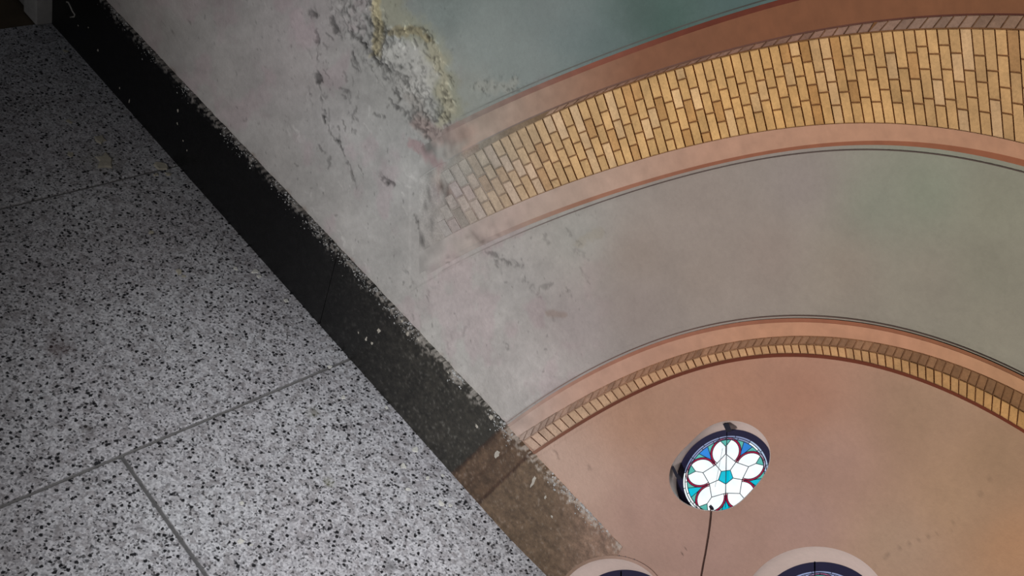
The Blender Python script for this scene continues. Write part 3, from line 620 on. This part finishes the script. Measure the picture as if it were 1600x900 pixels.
def rosette():                            # panes (name, colour, polygon) and lead lines in the unit disc
    panes, leads = [], []
    panes.append(('pane', 'cyan', [pol(.18, -90 + 72 * i) for i in range(5)]))
    for i in range(5): leads.append([pol(.18, -90 + 72 * i), pol(.18, -18 + 72 * i)])
    ta = math.atan2(.324 - .60, .235); rp, rr = .315, .36
    for i in range(5):
        ang = 72 * i
        rot = lambda p: (p[0] * math.cos(ang * D2) - p[1] * math.sin(ang * D2), p[0] * math.sin(ang * D2) + p[1] * math.cos(ang * D2))
        JR, JL = pol(.40, 54), pol(.40, 126); VR, VL = pol(.18, 54), pol(.18, 126); ap = (0, .56); tip = (0, .74)
        inner = arcpts(0, .60, rp, ta, math.pi - ta, 25)
        outer = arcpts(0, .60, rr, ta, math.pi - ta, 25)
        # the arc from JR round the top to JL
        tr = next(k for k, p in enumerate(inner) if math.atan2(p[1] - .6, p[0]) > 66 * D2); tl = 24 - tr
        panes.append(('pane', 'white', [rot(p) for p in (VL, VR, JR, ap, JL)]))
        panes.append(('pane', 'white', [rot(p) for p in [JR] + inner[1:tr + 1] + [tip, ap]]))
        panes.append(('pane', 'white', [rot(p) for p in [ap, tip] + inner[tl:-1] + [JL]]))
        panes.append(('pane', 'teal', [rot(p) for p in [tip] + inner[tr:tl + 1]]))
        panes.append(('border_pane', 'red', [rot(p) for p in inner + outer[::-1]]))
        for ln in ([VL, JL], [VR, JR], [JL, ap], [JR, ap], [ap, tip], [tip, inner[tr]], [tip, inner[tl]], inner, outer): leads.append([rot(p) for p in ln])
        # the three little panes between this petal and the next (round angle 54)
        sp = lambda a_: pol(.90, a_)
        po = [p for p in outer if p[0] > 0 and math.hypot(*p) < .90]
        mir = lambda p: (lambda a_, q: (q * math.cos(2 * 54 * D2 - a_), q * math.sin(2 * 54 * D2 - a_)))(math.atan2(p[1], p[0]), math.hypot(*p))
        pm = [mir(p) for p in po]
        def rad_at(lst, R_): return min(lst, key=lambda p: abs(math.hypot(*p) - R_))
        i66 = rad_at(po, .68); m66 = mir(i66)
        hi = po[po.index(i66):]; lo = po[:po.index(i66) + 1]; w62, w46 = sp(62), sp(46)
        panes.append(('pane', 'blue' if i in (0, 1) else 'cyan', [rot(p) for p in ([m66] + [mir(p) for p in lo[::-1]][1:] + lo[1:] + [w62, w46])]))
        panes.append(('pane', 'teal', [rot(p) for p in [w62] + hi + [sp(a_) for a_ in np.linspace(78, 64, 5)]]))
        panes.append(('pane', 'teal', [rot(mir(p)) for p in [w62] + hi + [sp(a_) for a_ in np.linspace(78, 64, 5)]]))
        leads += [[rot(i66), rot(w62)], [rot(m66), rot(w46)]]
    for (ra, rb, n, ph) in ((.905, .945, 20, 0), (.955, 1.0, 16, 9)):
        for k in range(n):
            a0, a1 = 360 / n * k + ph, 360 / n * (k + 1) + ph; mid = (a0 + a1) / 2 % 360
            colr = 'ring' if 45 < mid < 165 else ('pale' if mid < 45 or mid > 320 else 'white')
            panes.append(('border_pane', colr, [pol(rb, a_) for a_ in np.linspace(a0, a1, 6)] + [pol(ra, a_) for a_ in np.linspace(a1, a0, 6)]))
            leads.append([pol(ra, a0), pol(rb, a0)])
    for R_ in (.90, .95, 1.0): leads.append([pol(R_, a_) for a_ in np.linspace(0, 360, 73)])
    return panes, leads
def build_window(k, wn, label):
    lip = wn.get('lip', .0003)
    c0, th, R = wn['open']; n = len(th); cs = np.stack([np.cos(th), np.sin(th)], 1)
    op = c0 + cs * R[:, None]
    q = W(np.array(c0[0]), np.array(c0[1]), 0)
    root = empty('window_%d' % k, tuple(q)); tag(root, label, kind='structure'); add = lambda o: child_of(o, root)
    Aa, Bb, cc0 = np.array(wn['A'], float), np.array(wn['B'], float), np.array(wn['c'], float)
    aff = lambda p: cc0 + Aa * p[0] + Bb * p[1]
    # wall collar, flush, then the splayed reveal
    outer = c0 + cs * (R * (1.07 if lip < .001 else 1.03) + (7 if lip < .001 else 3))[:, None]
    V = np.vstack([W(outer[:, 0], outer[:, 1], np.full(n, -.0006)), W(outer[:, 0], outer[:, 1], np.full(n, lip * 1.5 - .0006)), W(op[:, 0], op[:, 1], np.full(n, lip))]); V[:, 2] = np.maximum(V[:, 2], 0.004)
    pxx, pyy = P(V); cl, _ = wall_look(pxx, pyy)
    ring = lambda o_: [(o_ * n + i, o_ * n + (i + 1) % n, (o_ + 1) * n + (i + 1) % n, (o_ + 1) * n + i) for i in range(n)]
    add(mesh('plaster_collar', V, ring(0) + ring(1), M_WALL, None, paint(cl)))
    # where a frame of radius s (unit disc) meets a ray from c0
    def rad(s):
        t = np.linspace(0, 2 * np.pi, 721); e = cc0 + np.cos(t)[:, None] * Aa * s + np.sin(t)[:, None] * Bb * s - c0
        a_ = np.mod(np.arctan2(e[:, 1], e[:, 0]), 2 * np.pi); o_ = np.argsort(a_); rr = np.hypot(*e.T)
        return np.interp(th, a_[o_], rr[o_], period=2 * np.pi)
    rf = np.minimum(rad(wn['fr']), R * .985); rg_ = np.minimum(rad(1.0), rf - .25)
    fo = c0 + cs * rf[:, None]; go = c0 + cs * rg_[:, None]
    dp = -.026
    rows = []
    for t in (0, .08, .35, .7, 1.0):
        p_ = op * (1 - t) + fo * t; rows.append(W(p_[:, 0], p_[:, 1], np.full(n, lip + (dp - lip) * t ** .8)))
    V = np.vstack(rows); cc_ = np.tile(paint((204, 184, 176)), (len(V), 1))
    add(mesh('reveal', V, sum([ring(i) for i in range(4)], []), M_PAINT, None, cc_, True))
    V = np.vstack([W(fo[:, 0], fo[:, 1], np.full(n, dp - .004)), W(fo[:, 0], fo[:, 1], np.full(n, dp + .001)), W(go[:, 0], go[:, 1], np.full(n, dp + .001)), W(go[:, 0], go[:, 1], np.full(n, dp - .006))])
    add(mesh('frame', V, ring(0) + ring(1) + ring(2), M_FRAME, None))
    clip = list(go)
    if np.cross(go[1] - go[0], go[2] - go[1]) < 0: clip = clip[::-1]
    hull = clip                            # nearly convex outline of the glass in view
    panes, leads = rosette(); gd = dp - .003
    for name, colr, poly in panes:
        pts = clip_poly([aff(p) for p in poly], hull)
        if len(pts) < 3: continue
        pts = np.array(pts); ar = abs(np.sum(pts[:, 0] * np.roll(pts[:, 1], -1) - pts[:, 1] * np.roll(pts[:, 0], -1))) / 2
        if ar < 0.6: continue
        V = np.vstack([W(pts[:, 0], pts[:, 1], np.full(len(pts), gd)), W(pts[:, 0], pts[:, 1], np.full(len(pts), gd - .003))]); m = len(pts)
        add(mesh(name, V, [tuple(range(m)), tuple(range(m, 2 * m))[::-1]] + [(i, m + i, m + (i + 1) % m, (i + 1) % m) for i in range(m)], G[colr], None))
    vv, qq = [], []
    def bar(p, q_, wd, off):
        d_ = (q_ - p); L_ = np.hypot(*d_)
        if L_ < 1e-6: return
        nn = np.array([-d_[1], d_[0]]) / L_ * wd / 2; e_ = d_ / L_ * .15
        pts = clip_poly([p + nn - e_, q_ + nn + e_, q_ - nn + e_, p - nn - e_], hull)
        if len(pts) < 3: return
        pts = np.array(pts); m = len(pts); b0 = len(vv)
        vv.extend(W(pts[:, 0], pts[:, 1], np.full(m, off))); vv.extend(W(pts[:, 0], pts[:, 1], np.full(m, gd - .0005)))
        qq.append(tuple(b0 + i for i in range(m))); qq.extend((b0 + i, b0 + m + i, b0 + m + (i + 1) % m, b0 + (i + 1) % m) for i in range(m))
    for ln in leads:
        for p, q_ in zip(ln[:-1], ln[1:]): bar(aff(p), aff(q_), 1.1 if len(ln) < 60 else 1.2, gd + .0008)
    o = add(mesh('lead_tracery', vv, qq, M_LEAD, None)); o['kind'] = 'stuff'
    def solid(name, poly, off0, off1, mat):
        pts = np.array(poly, float); m = len(pts)
        V = np.vstack([W(pts[:, 0], pts[:, 1], np.full(m, off0)), W(pts[:, 0], pts[:, 1], np.full(m, off1))])
        return add(mesh(name, V, [tuple(range(m)), tuple(range(m, 2 * m))[::-1]] + [(i, m + i, m + (i + 1) % m, (i + 1) % m) for i in range(m)], mat, None))
    if wn['full']:
        solid('iron_bracket', crop([(526, 118), (572, 113), (598, 165), (590, 185), (556, 186), (545, 160)]), .0005, -.014, M_IRON)
        solid('iron_bracket', crop([(100, 478), (118, 466), (152, 530), (180, 560), (165, 590), (135, 555)]), .0005, -.014, M_IRON)
        solid('iron_bracket', crop([(410, 800), (428, 786), (448, 808), (455, 828), (440, 834), (420, 822)]), .0015, -.016, M_IRON)
        a_, b_ = crop([(560, 180), (546, 812)]); solid('saddle_bar', [a_ + (-.6, 0), a_ + (.6, 0), b_ + (.6, 0), b_ + (-.6, 0)], gd + .004, gd + .001, M_LEAD)
        a_, b_ = crop([(524, 320), (462, 640)]); solid('stay_rod', [a_ + (-.3, 0), a_ + (.3, 0), b_ + (.3, 0), b_ + (-.3, 0)], gd + .003, gd + .0015, plain('pale_steel_rod', lin((150, 160, 170)), .5))
    else:
        t_ = aff((-.10, 1.22)); b_ = aff((-.10, -1.0)); solid('saddle_bar', [t_ + (-1.1, 0), t_ + (1.1, 0), b_ + (1.1, 0), b_ + (-1.1, 0)], gd + .004, gd + .001, M_LEAD)
    return root
build_window(1, WIN[0], 'round stained glass rose window with cyan centre and crimson petal borders')
build_window(2, WIN[1], 'round window in a pale reveal beside the end of the black skirting')
build_window(3, WIN[2], 'round window in a pale reveal at the bottom edge, right of the hanging cable')

# ------------------------------------------------------------------ loose things
pts = [W(np.array(float(x)), np.array(float(y)), .0035) for x, y in ((1110.5, 795), (1110, 806), (1108.5, 820), (1106.5, 835), (1104, 850), (1101.5, 865), (1098.5, 880), (1095.5, 897), (1092, 920), (1088, 950), (1083, 985), (1079, 1020))]
pts.append(np.array([pts[-1][0], pts[-1][1], 0.001]))
tag(tube('cable', pts, .0010, M_CABLE), 'thin brown cable hanging straight down below the stained glass window', 'cable')
FL = [(447, 470, 4.2, 'round white plaster flake on granite close to the skirting, nearest the slab joint'),
      (463, 463, 2.6, 'tiny pale crumb just right of the round white flake near the slab joint'),
      (280, 425, 5.0, 'pale plaster flake alone in the middle of the dark tile'), (287, 432, 2.6, 'tiny crumb touching the lone pale flake in the middle of the tile'),
      (368, 420, 4.0, 'small flake left of the crumbled pair beside the black skirting'), (398, 424, 4.2, 'crumbled flake close under the black skirting, upper of a pair'),
      (405, 432, 3.0, 'crumbled flake close under the black skirting, lower of a pair'),
      (375, 847, 5.2, 'angular white paint chip on the front granite tile'), (392, 852, 2.6, 'tiny white crumb just right of the angular white paint chip'),
      (377, 786, 3.2, 'small white chip lying behind the angular paint chip on the front tile'), (537, 621, 3.4, 'oval plaster chip just past the long floor joint by the skirting'),
      (515, 573, 3.0, 'small flake lying on the long floor joint near the skirting'), (604, 637, 2.6, 'small crumb under the skirting, right of the oval plaster chip'),
      (650, 702, 4.4, 'long plaster sliver near the skirting, nearer the wall of two slivers'), (630, 728, 5.0, 'broad pale plaster sliver on bright granite, further from the wall of two'),
      (690, 787, 4.6, 'cream plaster crumb on the bright tile, larger of two side by side'), (704, 790, 3.2, 'cream plaster crumb on the bright tile, smaller of two side by side'),
      (638, 765, 3.6, 'flat pale flake in front of the broad sliver on bright granite'), (692, 743, 3.0, 'small white crumb close to where dark stripes cross the skirting'),
      (668, 747, 2.8, 'small white crumb between the broad sliver and the striped skirting'),
      (155, 218, 9, 'dusty plaster scrap lying behind the long pale smear on dark floor'), (165, 251, 13, 'long pale plaster smear on the dark floor near the door end'),
      (253, 260, 9, 'broken plaster lump against the black skirting on the dark floor'), (263, 272, 4.2, 'small crumb in front of the broken plaster lump, nearer the skirting'),
      (244, 273, 4.2, 'small crumb in front of the broken plaster lump, further from skirting'), (110, 241, 4.5, 'pale flake left of the long plaster smear on the dark floor'),
      (107, 190, 3.4, 'small flake on dark floor, farther back than the dusty scrap'), (103, 80, 3.0, 'tiny flake beside the skirting nearest the white door casing'),
      (237, 363, 3.6, 'small plaster flake on the dark tile in front of the faint far joint')]
for k, (x, y, s, lab) in enumerate(FL):
    q = F(np.array(float(x)), np.array(float(y))); dist = float(np.linalg.norm(q - np.array([0, 0, H])))
    s_m = s * dist / FOC * 1.15; p, fcs = lump(0, 0, 0, s_m, min(.3, .004 / s_m), 3000 + k)
    cl = (196, 194, 188) if x > 300 else (168, 162, 148)
    vv = np.array(p); o = mesh('plaster_flake', vv, fcs, M_CRUMB, None, np.tile(lin(cl), (len(vv), 1)))
    o.location = (q[0], q[1], 0.0)
    tag(o, lab, 'plaster flake', 'fallen plaster on the floor')
